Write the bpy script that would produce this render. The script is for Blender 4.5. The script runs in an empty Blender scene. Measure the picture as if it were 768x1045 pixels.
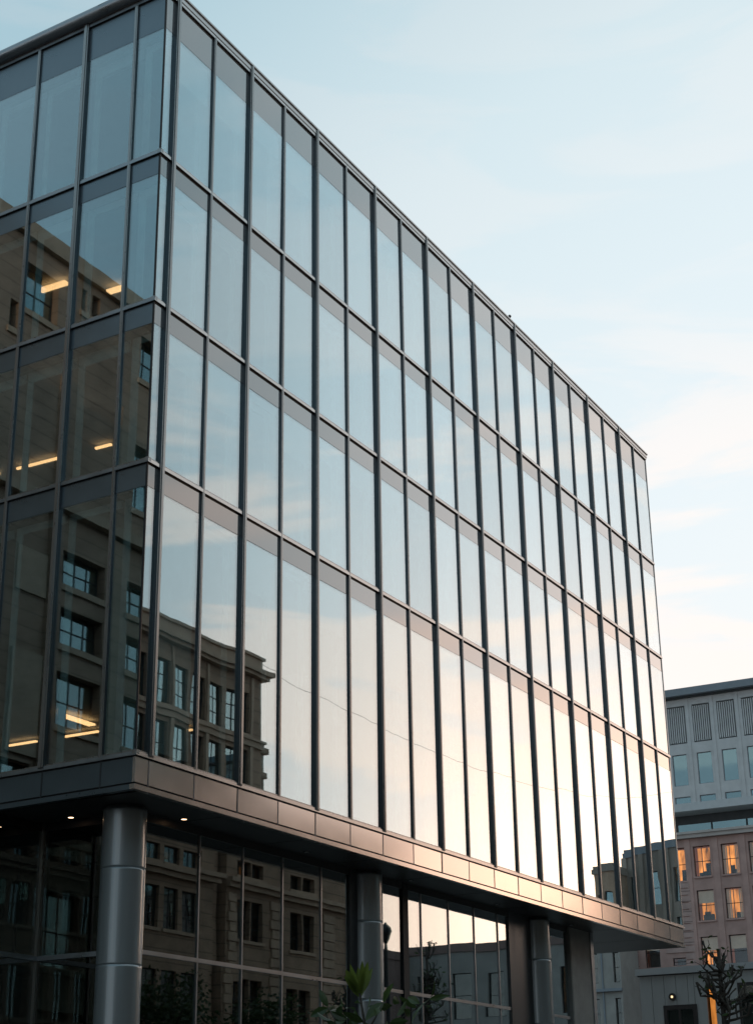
import bpy, math, random
from mathutils import Vector, Matrix
random.seed(11)
SC = bpy.context.scene
COL = SC.collection

# ------------------------------------------------------------------ helpers
class MB:
    """collects shapes (metres, z up) and links them as one mesh object"""
    def __init__(s, tf=None):
        s.v, s.f, s.m, s.sm = [], [], [], []
        s.tf = tf
    def _p(s, p):
        return tuple(s.tf(*p)) if s.tf else tuple(p)
    def face(s, pts, m=0, smooth=False):
        n = len(s.v)
        s.v += [s._p(p) for p in pts]
        s.f.append(tuple(range(n, n + len(pts)))); s.m.append(m); s.sm.append(smooth)
    def box(s, x0, x1, y0, y1, z0, z1, m=0):
        n = len(s.v)
        s.v += [s._p(p) for p in ((x0,y0,z0),(x1,y0,z0),(x1,y1,z0),(x0,y1,z0),(x0,y0,z1),(x1,y0,z1),(x1,y1,z1),(x0,y1,z1))]
        for q in ((0,3,2,1),(4,5,6,7),(0,1,5,4),(1,2,6,5),(2,3,7,6),(3,0,4,7)):
            s.f.append(tuple(n+i for i in q)); s.m.append(m); s.sm.append(False)
    def prism(s, poly, y0, y1, m=0):
        """profile in the x,z plane pulled along y"""
        k = len(poly); n = len(s.v)
        s.v += [s._p((x, y0, z)) for x, z in poly] + [s._p((x, y1, z)) for x, z in poly]
        s.f.append(tuple(range(n, n+k))); s.f.append(tuple(range(n+2*k-1, n+k-1, -1)))
        s.m += [m, m]; s.sm += [False, False]
        for i in range(k):
            j = (i+1) % k
            s.f.append((n+i, n+k+i, n+k+j, n+j)); s.m.append(m); s.sm.append(False)
    def poly_slab(s, poly, z0, z1, m=0):
        k = len(poly); n = len(s.v)
        s.v += [s._p((x, y, z0)) for x, y in poly] + [s._p((x, y, z1)) for x, y in poly]
        s.f.append(tuple(range(n+k-1, n-1, -1))); s.f.append(tuple(range(n+k, n+2*k)))
        s.m += [m, m]; s.sm += [False, False]
        for i in range(k):
            j = (i+1) % k
            s.f.append((n+i, n+j, n+k+j, n+k+i)); s.m.append(m); s.sm.append(False)
    def lathe(s, cx, cy, prof, seg=48, m=0, ang0=0):
        """prof: list of (radius, z)"""
        n = len(s.v)
        for r, z in prof:
            for i in range(seg):
                a = ang0 + 2*math.pi*i/seg
                s.v.append(s._p((cx+r*math.cos(a), cy+r*math.sin(a), z)))
        for k in range(len(prof)-1):
            for i in range(seg):
                j = (i+1) % seg
                s.f.append((n+k*seg+i, n+k*seg+j, n+(k+1)*seg+j, n+(k+1)*seg+i)); s.m.append(m); s.sm.append(True)
        s.f.append(tuple(n+i for i in range(seg-1, -1, -1))); s.m.append(m); s.sm.append(False)
        s.f.append(tuple(n+(len(prof)-1)*seg+i for i in range(seg))); s.m.append(m); s.sm.append(False)
    def tube(s, pts, radii, seg=8, m=0):
        pts = [Vector(p) for p in pts]
        n = len(s.v); up = Vector((0.13, 0.21, 1)).normalized()
        for i, p in enumerate(pts):
            d = (pts[min(i+1, len(pts)-1)] - pts[max(i-1, 0)]).normalized()
            a = d.cross(up)
            if a.length < 1e-3: a = d.cross(Vector((1, 0, 0)))
            a.normalize(); b = d.cross(a)
            r = radii[i] if hasattr(radii, '__len__') else radii
            for k in range(seg):
                t = 2*math.pi*k/seg
                s.v.append(s._p(p + a*(r*math.cos(t)) + b*(r*math.sin(t))))
        for i in range(len(pts)-1):
            for k in range(seg):
                j = (k+1) % seg
                s.f.append((n+i*seg+k, n+i*seg+j, n+(i+1)*seg+j, n+(i+1)*seg+k)); s.m.append(m); s.sm.append(True)
        s.f.append(tuple(n+k for k in range(seg-1, -1, -1))); s.m.append(m); s.sm.append(True)
        s.f.append(tuple(n+(len(pts)-1)*seg+k for k in range(seg))); s.m.append(m); s.sm.append(True)
    def build(s, name, mats, parent=None, loc=(0,0,0), rot=(0,0,0), bevel=0):
        me = bpy.data.meshes.new(name)
        me.from_pydata(s.v, [], s.f)
        if not isinstance(mats, (list, tuple)): mats = [mats]
        for m in mats: me.materials.append(m)
        me.polygons.foreach_set('material_index', s.m)
        me.polygons.foreach_set('use_smooth', s.sm)
        me.update()
        o = bpy.data.objects.new(name, me); COL.objects.link(o)
        if parent: o.parent = parent
        o.location = loc; o.rotation_euler = rot
        if bevel:
            b = o.modifiers.new('bevel', 'BEVEL'); b.width = bevel; b.segments = 2; b.limit_method = 'ANGLE'
        return o

def tag(o, label, cat=None, group=None, kind=None):
    if label: o['label'] = label
    if cat: o['category'] = cat
    if group: o['group'] = group
    if kind: o['kind'] = kind
    return o
def thing(name, label, cat, loc=(0,0,0), rz=0, group=None):
    o = bpy.data.objects.new(name, None); COL.objects.link(o)
    o.location = loc; o.rotation_euler = (0, 0, rz); o.empty_display_size = .5
    return tag(o, label, cat, group)

def wall_open(mb, u0, u1, z0, z1, rects, d0, d1, m=0):
    """a wall u0..u1 x z0..z1 between depths d0..d1 with rectangular openings"""
    zs = sorted({z0, z1} | {r[2] for r in rects} | {r[3] for r in rects})
    zs = [z for z in zs if z0 <= z <= z1]
    for a, b in zip(zs, zs[1:]):
        if b-a < 1e-4: continue
        mid = (a+b)/2; cur = u0
        for r in sorted([r for r in rects if r[2] < mid < r[3]]):
            if r[0] > cur: mb.box(cur, r[0], d0, d1, a, b, m)
            cur = max(cur, r[1])
        if cur < u1: mb.box(cur, u1, d0, d1, a, b, m)

# ------------------------------------------------------------------ materials
def newmat(name):
    m = bpy.data.materials.new(name); m.use_nodes = True
    nt = m.node_tree; nt.nodes.clear()
    out = nt.nodes.new('ShaderNodeOutputMaterial')
    return m, nt, out
def N(nt, typ, **kw):
    n = nt.nodes.new(typ)
    for k, v in kw.items():
        if k in n.inputs.keys(): n.inputs[k].default_value = v
        else: setattr(n, k, v)
    return n
def coords(nt, scale=(1,1,1), obj=True):
    tc = N(nt, 'ShaderNodeTexCoord'); mp = N(nt, 'ShaderNodeMapping'); mp.inputs['Scale'].default_value = scale
    nt.links.new(tc.outputs['Object' if obj else 'Generated'], mp.inputs['Vector'])
    return mp.outputs['Vector']

def surf(name, col, rough=.6, metal=0., var=.12, nscale=2.5, stretch=(1,1,1), bump=.0, bscale=30, spec=.5, rvar=.0, joints=None, jcol=.6, emis=None):
    """principled surface: noise-mottled base colour, optional horizontal joints, fine bump"""
    m, nt, out = newmat(name)
    b = N(nt, 'ShaderNodeBsdfPrincipled'); b.inputs['Metallic'].default_value = metal
    b.inputs['Specular IOR Level'].default_value = spec
    v = coords(nt, stretch)
    n1 = N(nt, 'ShaderNodeTexNoise', Scale=nscale, Detail=6.0, Roughness=.6); nt.links.new(v, n1.inputs['Vector'])
    mr = N(nt, 'ShaderNodeMapRange'); mr.inputs[1].default_value = .3; mr.inputs[2].default_value = .7
    mr.inputs[3].default_value = 1-var; mr.inputs[4].default_value = 1+var
    nt.links.new(n1.outputs['Fac'], mr.inputs[0])
    # each mesh a slightly different tone
    oi = N(nt, 'ShaderNodeObjectInfo'); om = N(nt, 'ShaderNodeMapRange')
    om.inputs[3].default_value = 1-var*.5; om.inputs[4].default_value = 1+var*.5
    nt.links.new(oi.outputs['Random'], om.inputs[0])
    mu = N(nt, 'ShaderNodeMath', operation='MULTIPLY'); nt.links.new(mr.outputs[0], mu.inputs[0]); nt.links.new(om.outputs[0], mu.inputs[1])
    fac = mu.outputs[0]
    hsrc = None
    if joints:
        sep = N(nt, 'ShaderNodeSeparateXYZ'); tc = N(nt, 'ShaderNodeTexCoord'); nt.links.new(tc.outputs['Object'], sep.inputs[0])
        d = N(nt, 'ShaderNodeMath', operation='DIVIDE'); d.inputs[1].default_value = joints; nt.links.new(sep.outputs['Z'], d.inputs[0])
        fr = N(nt, 'ShaderNodeMath', operation='FRACT'); nt.links.new(d.outputs[0], fr.inputs[0])
        gt = N(nt, 'ShaderNodeMath', operation='GREATER_THAN'); gt.inputs[1].default_value = .1; nt.links.new(fr.outputs[0], gt.inputs[0])
        j2 = N(nt, 'ShaderNodeMapRange'); j2.inputs[3].default_value = jcol; j2.inputs[4].default_value = 1; nt.links.new(gt.outputs[0], j2.inputs[0])
        mm = N(nt, 'ShaderNodeMath', operation='MULTIPLY'); nt.links.new(fac, mm.inputs[0]); nt.links.new(j2.outputs[0], mm.inputs[1])
        fac = mm.outputs[0]; hsrc = gt.outputs[0]
    vm = N(nt, 'ShaderNodeVectorMath', operation='SCALE'); vm.inputs[0].default_value = col
    nt.links.new(fac, vm.inputs['Scale']); nt.links.new(vm.outputs[0], b.inputs['Base Color'])
    if rvar:
        rm = N(nt, 'ShaderNodeMapRange'); rm.inputs[1].default_value = .3; rm.inputs[2].default_value = .7
        rm.inputs[3].default_value = rough-rvar; rm.inputs[4].default_value = rough+rvar
        nt.links.new(n1.outputs['Fac'], rm.inputs[0]); nt.links.new(rm.outputs[0], b.inputs['Roughness'])
    else: b.inputs['Roughness'].default_value = rough
    if bump:
        n2 = N(nt, 'ShaderNodeTexNoise', Scale=bscale, Detail=4.0); nt.links.new(v, n2.inputs['Vector'])
        h = n2.outputs['Fac']
        if hsrc:
            ad = N(nt, 'ShaderNodeMath', operation='ADD'); nt.links.new(h, ad.inputs[0]); nt.links.new(hsrc, ad.inputs[1]); h = ad.outputs[0]
        bp = N(nt, 'ShaderNodeBump', Strength=bump, Distance=.02); nt.links.new(h, bp.inputs['Height']); nt.links.new(bp.outputs[0], b.inputs['Normal'])
    if emis:
        b.inputs['Emission Color'].default_value = (*emis[0], 1); b.inputs['Emission Strength'].default_value = emis[1]
    nt.links.new(b.outputs[0], out.inputs['Surface'])
    return m

def glass(name, refl=(.9, .97, 1), tint=(.72, .82, .82), curve=((0, .16), (.2, .19), (.45, .38), (.56, .60), (.75, .84), (1, 1)), wav=.015, wscale=.8, backing=None, rough=0.):
    """coated architectural glass: reflectance rises with angle, slight roller-wave distortion"""
    m, nt, out = newmat(name)
    v = coords(nt, (1, 1, .55))
    oi = N(nt, 'ShaderNodeObjectInfo')
    off = N(nt, 'ShaderNodeVectorMath', operation='ADD'); nt.links.new(v, off.inputs[0])
    sc = N(nt, 'ShaderNodeMath', operation='MULTIPLY'); sc.inputs[1].default_value = 37.; nt.links.new(oi.outputs['Random'], sc.inputs[0])
    nt.links.new(sc.outputs[0], off.inputs[1])
    n = N(nt, 'ShaderNodeTexNoise', Scale=wscale, Detail=1.5); nt.links.new(off.outputs[0], n.inputs['Vector'])
    bp = N(nt, 'ShaderNodeBump', Strength=wav, Distance=.1); nt.links.new(n.outputs['Fac'], bp.inputs['Height'])
    lw = N(nt, 'ShaderNodeLayerWeight', Blend=.5)
    rp = N(nt, 'ShaderNodeValToRGB'); cr = rp.color_ramp
    cr.elements[0].position = curve[0][0]; cr.elements[0].color = (curve[0][1],)*3+(1,)
    cr.elements[1].position = curve[-1][0]; cr.elements[1].color = (curve[-1][1],)*3+(1,)
    for p, c in curve[1:-1]:
        e = cr.elements.new(p); e.color = (c, c, c, 1)
    nt.links.new(lw.outputs['Facing'], rp.inputs[0])
    g = N(nt, 'ShaderNodeBsdfGlossy', Roughness=rough); nt.links.new(bp.outputs[0], g.inputs['Normal'])
    vr = N(nt, 'ShaderNodeMapRange'); vr.inputs[3].default_value = .92; vr.inputs[4].default_value = 1.04; nt.links.new(oi.outputs['Random'], vr.inputs[0])
    vs = N(nt, 'ShaderNodeVectorMath', operation='SCALE'); vs.inputs[0].default_value = refl; nt.links.new(vr.outputs[0], vs.inputs['Scale']); nt.links.new(vs.outputs[0], g.inputs['Color'])
    t = N(nt, 'ShaderNodeBsdfDiffuse' if backing else 'ShaderNodeBsdfTransparent'); t.inputs['Color'].default_value = (*(backing or tint), 1)
    mx = N(nt, 'ShaderNodeMixShader'); nt.links.new(rp.outputs['Color'], mx.inputs[0]); nt.links.new(t.outputs[0], mx.inputs[1]); nt.links.new(g.outputs[0], mx.inputs[2])
    nt.links.new(mx.outputs[0], out.inputs['Surface'])
    return m

def emit(name, col, strength, var=0, vscale=1.5):
    m, nt, out = newmat(name)
    e = N(nt, 'ShaderNodeEmission', Strength=strength); e.inputs['Color'].default_value = (*col, 1)
    if var:
        n = N(nt, 'ShaderNodeTexNoise', Scale=vscale, Detail=4.0); nt.links.new(coords(nt, (1.6, 1.6, .5)), n.inputs['Vector'])
        oi = N(nt, 'ShaderNodeObjectInfo')
        mr = N(nt, 'ShaderNodeMapRange'); mr.inputs[1].default_value = .35; mr.inputs[2].default_value = .68
        mr.inputs[3].default_value = strength*(1-var); mr.inputs[4].default_value = strength*(1+var)
        nt.links.new(n.outputs['Fac'], mr.inputs[0])
        o2 = N(nt, 'ShaderNodeMapRange'); o2.inputs[3].default_value = .55; o2.inputs[4].default_value = 1.25; nt.links.new(oi.outputs['Random'], o2.inputs[0])
        mu = N(nt, 'ShaderNodeMath', operation='MULTIPLY'); nt.links.new(mr.outputs[0], mu.inputs[0]); nt.links.new(o2.outputs[0], mu.inputs[1])
        nt.links.new(mu.outputs[0], e.inputs['Strength'])
    nt.links.new(e.outputs[0], out.inputs['Surface'])
    return m

def foliage(name, col, col2, trans=.35):
    m, nt, out = newmat(name)
    n = N(nt, 'ShaderNodeTexNoise', Scale=1.7, Detail=3.0); nt.links.new(coords(nt), n.inputs['Vector'])
    rp = N(nt, 'ShaderNodeValToRGB'); rp.color_ramp.elements[0].color = (*col, 1); rp.color_ramp.elements[1].color = (*col2, 1)
    rp.color_ramp.elements[0].position = .35; rp.color_ramp.elements[1].position = .65
    nt.links.new(n.outputs['Fac'], rp.inputs[0])
    b = N(nt, 'ShaderNodeBsdfPrincipled', Roughness=.35); nt.links.new(rp.outputs[0], b.inputs['Base Color'])
    t = N(nt, 'ShaderNodeBsdfTranslucent'); nt.links.new(rp.outputs[0], t.inputs['Color'])
    mx = N(nt, 'ShaderNodeMixShader'); mx.inputs[0].default_value = trans
    nt.links.new(b.outputs[0], mx.inputs[1]); nt.links.new(t.outputs[0], mx.inputs[2]); nt.links.new(mx.outputs[0], out.inputs['Surface'])
    return m

M = {}
M['glass'] = glass('coated_glass')
M['glass_low'] = glass('storefront_glass', tint=(.6, .66, .64), curve=((0, .12), (.2, .13), (.47, .26), (.57, .55), (.75, .84), (1, 1)), wav=.010)
M['litglass'] = glass('lit_window_glass', tint=(.95, .95, .95), curve=((0, .05), (.3, .08), (.6, .2), (1, 1)), wav=.02)
M['darkglass'] = glass('dim_window_glass', refl=(.8, .9, .9), tint=(.5, .5, .5), curve=((0, .10), (.3, .13), (.6, .3), (1, 1)), wav=.02)
M['winglass'] = glass('window_glass', refl=(.72, .93, .95), tint=(.5, .6, .6), curve=((0, .34), (.3, .38), (.6, .6), (1, 1)), wav=.02)
M['fin'] = surf('fin_metal', (.10, .108, .116), .34, .85, .10, 1.2, (3, 3, .4), rvar=.06)
M['fin_edge'] = surf('fin_edge_metal', (.34, .325, .315), .28, .9, .10, 1.2, (3, 3, .4), rvar=.05)
M['gasket_and_shade'] = surf('black_gasket_and_shade', (.012, .012, .014), .6)
M['spandrel'] = glass('spandrel_glass', refl=(.96, .92, .90), curve=((0, .10), (.2, .12), (.45, .28), (.56, .44), (.75, .72), (1, .95)), backing=(.11, .11, .11), rough=.07, wav=.01)
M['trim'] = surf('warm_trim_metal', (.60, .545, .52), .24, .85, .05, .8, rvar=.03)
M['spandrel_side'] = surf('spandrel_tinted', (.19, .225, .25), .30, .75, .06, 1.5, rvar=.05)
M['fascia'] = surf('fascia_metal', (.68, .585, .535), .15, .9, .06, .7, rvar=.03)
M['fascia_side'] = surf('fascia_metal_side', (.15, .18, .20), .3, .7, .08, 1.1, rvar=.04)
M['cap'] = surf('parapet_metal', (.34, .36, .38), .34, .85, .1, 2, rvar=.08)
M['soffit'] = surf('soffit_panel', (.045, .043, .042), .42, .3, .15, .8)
M['column'] = surf('brushed_column', (.27, .295, .305), .34, .45, .06, 1.2, (3, 3, .2), rvar=.04)
_b=[n for n in M['column'].node_tree.nodes if n.type=='BSDF_PRINCIPLED'][0]; _b.inputs['Coat Weight'].default_value=.8; _b.inputs['Coat Roughness'].default_value=.08
M['pier'] = surf('concrete_pier', (.26, .255, .24), .7, 0, .14, 2, bump=.1)
M['int_ceiling'] = surf('office_ceiling', (.38, .38, .36), .8, joints=None)
M['int_floor'] = surf('office_floor', (.12, .11, .10), .7)
M['int_wall'] = surf('office_wall', (.26, .24, .21), .8, var=.15, nscale=.4)
M['int_column'] = surf('office_column', (.42, .47, .42), .7)
M['blind'] = surf('roller_blind', (.8, .8, .79), .8, var=.08)
M['liner'] = surf('window_liner', (.72, .74, .72), .7, var=.2)
M['orange'] = surf('orange_partition', (.55, .16, .03), .6)
M['light_bar'] = emit('ceiling_light_bar', (1, .47, .2), 3.4)
M['downlight'] = emit('downlight_glow', (1, .62, .35), 7)
M['stone'] = surf('brown_stone', (.36, .235, .16), .85, 0, .24, .9, bump=.35, bscale=9, joints=.62, jcol=.62)
M['stone_trim'] = surf('brown_stone_trim', (.42, .29, .205), .8, 0, .18, 1.3, bump=.15, bscale=12)
M['stone_side'] = surf('side_street_stone', (.34, .265, .20), .85, 0, .26, .7, bump=.35, bscale=7, joints=.5, jcol=.66)
M['stone_side_trim'] = surf('side_street_trim', (.40, .33, .25), .8, 0, .18, 1.3, bump=.15)
M['mauve'] = surf('mauve_masonry', (.44, .285, .25), .85, 0, .16, .9, bump=.2, bscale=14)
M['mauve_quoin'] = surf('mauve_quoin', (.43, .30, .27), .85, 0, .15, 1.4, bump=.3, bscale=12, joints=.72, jcol=.55)
M['mauve_trim'] = surf('mauve_coping', (.47, .42, .39), .75, 0, .08, 1.5)
M['concrete'] = surf('pale_concrete', (.56, .56, .56), .8, 0, .09, 1.3, bump=.08, bscale=18)
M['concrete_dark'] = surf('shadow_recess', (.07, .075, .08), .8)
M['roof_metal'] = surf('grey_roof_fascia', (.20, .23, .26), .5, .2, .07)
M['black_frame'] = surf('black_frame', (.02, .02, .022), .5)
M['panel'] = surf('grey_cladding', (.46, .46, .45), .7, .0, .10, 1.2, (1, 1, .3))
M['panel_trim'] = surf('grey_coping', (.50, .52, .53), .6, .1, .06)
M['lit_room'] = emit('lit_room', (1, .35, .07), .72, .85, 1.3)
M['room_dark'] = surf('dark_room', (.05, .045, .04), .9)
M['beige_blind_glow'] = surf('beige_blind_glow', (.50, .43, .34), .8, emis=((1, .72, .42), .05))  # weak warm emission stands in for light coming through the cloth
M['tower'] = surf('grey_green_tower', (.36, .30, .25), .7, .1, .3, .25, (1, 1, .25))
M['grey_stone'] = surf('grey_stone', (.30, .29, .27), .8, 0, .15, .8, bump=.2, bscale=8)
M['brown_plain'] = surf('dull_brown_render', (.20, .14, .125), .85, 0, .1, 1)
M['bark'] = surf('bark', (.07, .058, .048), .9, 0, .3, 6, bump=.6, bscale=22)
M['leaf_tree'] = foliage('tree_leaves', (.03, .05, .02), (.07, .10, .035))
M['leaf_big'] = foliage('lit_magnolia_leaves', (.07, .11, .025), (.20, .26, .05), .5)
M['leaf_dark'] = foliage('dark_leaves', (.03, .055, .018), (.07, .115, .03), .3)
M['asphalt'] = surf('asphalt', (.05, .05, .052), .85, 0, .2, 1.2, bump=.3, bscale=60)
M['paving'] = surf('paving', (.22, .21, .20), .8, 0, .15, 1.5, bump=.15, bscale=30)
M['kerb'] = surf('kerb_stone', (.30, .29, .28), .8)
M['paint'] = surf('road_paint', (.7, .7, .68), .7)
M['lamp_metal'] = surf('lamp_metal', (.03, .03, .032), .45, .4)
M['wall_light'] = emit('wall_light_glow', (1, .70, .38), 1.6)

# ------------------------------------------------------------------ ground
g = MB(); g.box(-500, 700, -500, 600, -1, 0); tag(g.build('ground', M['asphalt']), 'grey asphalt ground reaching the horizon', 'ground', kind='structure')
r = MB(); r.box(-300, 77, -22, -11, .0, .004)
for k in range(40):
    x = -120+k*5
    if x < 72: r.box(x, x+2.4, -16.56, -16.44, .004, .008, 1)
tag(r.build('road', [M['asphalt'], M['paint']]), 'asphalt street with dashed white centre line', 'road', kind='structure')
for nm, y0, y1, ye in (('pavement', -11, 40, -11), ('pavement', -26, -22, -22)):
    p = MB()
    if y0 == -11:
        p.box(-2, 77, -10.85, 40, .0, .13); p.box(-2, 77, -11, -10.85, 0, .135, 1)
        tag(p.build(nm, [M['paving'], M['kerb']]), 'pale paved pavement round the glass building', 'pavement', kind='structure')
    else:
        p.box(-60, 77, -26, -22.15, .0, .13); p.box(-60, 77, -22.15, -22, 0, .135, 1)
        tag(p.build(nm, [M['paving'], M['kerb']]), 'narrow pavement along the brown stone building', 'pavement', kind='structure')

# ------------------------------------------------------------------ the glass office building
ZL = [25.447, 21.293, 17.762, 14.202, 8.4055]        # transom centres, roof to sill
Z5, Z6 = 7.845, 7.74                                    # fascia top / soffit
SP = .48                                              # spandrel height under a transom
XE = 30.22
X1, SX = .353, 1.5
SK = -.054                                            # the side front leans 3 degrees off square
Y1, SY = .824, 1.444
B = thing('glass_office_building', 'dark glass office building with vertical metal fins, raised on round steel columns', 'office building')
RXS = [0.] + [X1+SX*i+(.05 if i == 0 else 0) for i in range(20)] + [XE]       # column breaks of the long front
NL = 13
LYS = [0.] + [Y1+SY*i for i in range(NL)]
DEPTH = LYS[-1]
def lf(x, y):                                         # side-front coordinates to world
    return (x*math.cos(SK)-y*math.sin(SK), x*math.sin(SK)+y*math.cos(SK))
BX, BY = lf(0, DEPTH)

def pane(w, h, mat, name='window', parent=B, loc=(0,0,0), rz=0, wob=.0014, th=.022, liner=None):
    mb = MB(); mb.box(-w/2, w/2, 0, th, -h/2, h/2)
    o = mb.build(name, mat, parent, loc, (random.gauss(0, wob), 0, rz+random.gauss(0, wob)))
    if liner:
        l = MB(); a = random.uniform(.16, .24); c_ = random.uniform(.16, .3); y = .3
        if liner == 'left': l.box(-w/2+.03, -w/2+a, y, y+.03, -h/2+.05, h/2-.02)
        else: l.box(w/2-a, w/2-.03, y, y+.03, -h/2+.05, h/2-.02)
        l.box(-w/2+(a if liner == 'left' else .03), w/2-(a if liner != 'left' else .03), y, y+.03, h/2-c_, h/2-.02)
        l.build('liner', M['liner'], o)
    return o

stuffw, stuffs = MB(lambda x, y, z: (*lf(x, y), z)), MB(lambda x, y, z: (*lf(x, y), z))
for k in range(4):
    zt = ZL[k]-.06; sp = .90 if k == 0 else SP
    zg = zt-sp; zb = ZL[k+1]+.06
    for i in range(len(RXS)-1):
        a, b = RXS[i], RXS[i+1]
        if i == 0: a += .012
        if i == len(RXS)-2: b -= .012
        pane(b-a, zg-zb, M['glass'], 'window', loc=((a+b)/2, 0, (zg+zb)/2), liner='right' if i else None)
        pane(b-a, sp-.012, M['spandrel'], 'spandrel_panel', loc=((a+b)/2, .003, zt-(sp-.012)/2), wob=.0005, th=.05)
    for i in range(len(LYS)-1):
        a, b = LYS[i], LYS[i+1]
        if i == 0: a += .03
        cx, cy = lf(0, (a+b)/2)
        if i < 4:
            pane(b-a, zg-zb, M['glass'], 'window', loc=(cx, cy, (zg+zb)/2), rz=SK-math.pi/2, liner='left')
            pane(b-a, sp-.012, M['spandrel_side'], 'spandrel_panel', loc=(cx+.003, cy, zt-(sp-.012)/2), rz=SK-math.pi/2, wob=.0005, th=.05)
        else:
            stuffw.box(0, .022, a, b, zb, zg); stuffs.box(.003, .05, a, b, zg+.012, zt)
tag(stuffw.build('window', M['glass'], B), None, kind='stuff')
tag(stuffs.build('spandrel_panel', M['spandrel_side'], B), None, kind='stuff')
# corner post: slim dark glazed edge
mb = MB(); mb.box(-.012, .012, -.012, .03, ZL[4], ZL[0]); mb.build('corner_post', M['gasket_and_shade'], B)
mb = MB(); mb.box(XE-.03, XE+.012, -.02, .05, ZL[4], ZL[0]+.1); mb.build('corner_post', M['fin_edge'], B)
# fins and mullions of the long front
def fin(x, thick, left=False):
    mb = MB((lambda a, d, z: (*lf(d, a), z)) if left else None)
    w, d, nose = (.066, .062, .088) if thick else (.043, .034, .05)
    top = ZL[0]+.17 if thick else ZL[0]+.03
    mb.box(x-w, x+w, -d, .03, ZL[4]-.02, top)
    mb.box(x-w*.42, x+w*.42, -nose, -d, ZL[4]+.004, top-.004, 1)
    mb.box(x-w*.98, x+w*1.0, -d-.008, -d+.002, ZL[4], top-.002, 1)
    mb.build('mullion', [M['fin'], M['fin_edge']], B)
for i in range(20): fin(RXS[i+1], i % 2 == 0)
for i in range(NL): fin(LYS[i+1], i % 2 == 1, True)
# transoms
for k, z in enumerate(ZL):
    for left in (False, True):
        mb = MB((lambda a, d, z: (*lf(d, a), z)) if left else None)
        L = DEPTH if left else XE
        s0 = -.05
        mb.box(s0, L, -.03, .04, z-.03, z+.052)
        mb.box(s0+.005, L, -.048, -.028, z-.05, z+.018, 1)
        mb.box(0, L, -.012, .03, z-.066, z-.030, 2)  # black strip for the gap under the transom and the shade in it
        mb.build('transom', [M['fin_edge'], M['cap' if left else 'trim'], M['gasket_and_shade']], B)
# parapet cap
cap = MB()
o = .06
outer = [(-o, -o), (XE+o, -o), (XE+o, BY+o), (BX-o, BY+o)]
cap.poly_slab(outer, ZL[0]+.04, ZL[0]+.17)
cap.poly_slab([(-o-.05, -o-.03), (XE+o+.03, -o-.03), (XE+o+.03, BY+o), (BX-o-.05, BY+o)], ZL[0]+.17, ZL[0]+.215)
for i in range(1, 10): cap.box(i*3.02-.006, i*3.02+.006, -o-.032, -o-.028, ZL[0]+.17, ZL[0]+.216)
cap.build('parapet_cap', M['trim'], B)
cp = MB(); cp.tube([(-.10, -.05, ZL[0]+.20), (BX-.10, BY, ZL[0]+.20)], .15, 12)
cp.build('parapet_roll', M['cap'], B)
# bottom fascia
z1, z2 = ZL[4]-.07, Z5+.022
for i in range(len(RXS)-1):
    a, b = RXS[i]+(.0 if i == 0 else .014), RXS[i+1]-.014
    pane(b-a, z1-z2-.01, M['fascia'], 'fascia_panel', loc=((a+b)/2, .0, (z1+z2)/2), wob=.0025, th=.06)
for i in range(len(LYS)-1):
    a, b = LYS[i]+.014, LYS[i+1]-.014
    cx, cy = lf(0, (a+b)/2)
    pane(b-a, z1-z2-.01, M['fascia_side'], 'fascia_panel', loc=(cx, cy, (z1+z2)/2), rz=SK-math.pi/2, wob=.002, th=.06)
bk = MB(); bk.box(.04, XE-.02, .03, .12, Z6+.02, z1); bk.build('joint_backing', M['gasket_and_shade'], B)
bk = MB(lambda x, y, z: (*lf(x, y), z)); bk.box(.03, .1, .1, DEPTH, Z6+.02, z1); bk.build('joint_backing', M['gasket_and_shade'], B)
for left in (False, True):                            # narrow cover strips over the fascia joints
    for i, x in enumerate((LYS if left else RXS)[1:-1]):
        mb = MB((lambda a, d, z: (*lf(d, a), z)) if left else None)
        mb.box(x-.017, x+.017, -.006, .0, Z5+.0, ZL[4]-.02)
        mb.build('joint_strip', M['fin'], B)
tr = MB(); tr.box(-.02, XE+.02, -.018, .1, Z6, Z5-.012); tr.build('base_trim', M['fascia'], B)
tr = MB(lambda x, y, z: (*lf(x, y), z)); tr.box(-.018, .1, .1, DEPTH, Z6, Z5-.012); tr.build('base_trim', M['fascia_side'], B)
# soffit with panel joints
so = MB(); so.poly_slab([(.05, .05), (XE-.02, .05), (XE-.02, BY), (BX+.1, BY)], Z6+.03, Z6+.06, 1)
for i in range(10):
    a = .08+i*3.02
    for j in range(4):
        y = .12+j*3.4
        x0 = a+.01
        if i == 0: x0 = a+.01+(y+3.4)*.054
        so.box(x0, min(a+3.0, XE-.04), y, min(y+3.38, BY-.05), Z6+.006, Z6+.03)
so.build('soffit', [M['soffit'], M['gasket_and_shade']], B)
# end wall, back wall, roof
ew = MB(); ew.box(XE-.03, XE+.01, .1, BY, Z6+.1, ZL[0]); ew.build('end_wall', M['fascia'], B)
ew = MB(); ew.box(BX+.1, XE, BY-.2, BY, Z6, ZL[0]+.1); ew.build('back_wall', M['fascia'], B)
rf = MB(); rf.poly_slab([(.2, .2), (XE-.1, .2), (XE-.1, BY-.25), (BX+.2, BY-.25)], ZL[0]-.25, ZL[0]+.03); rf.build('roof', M['int_floor'], B)
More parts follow.
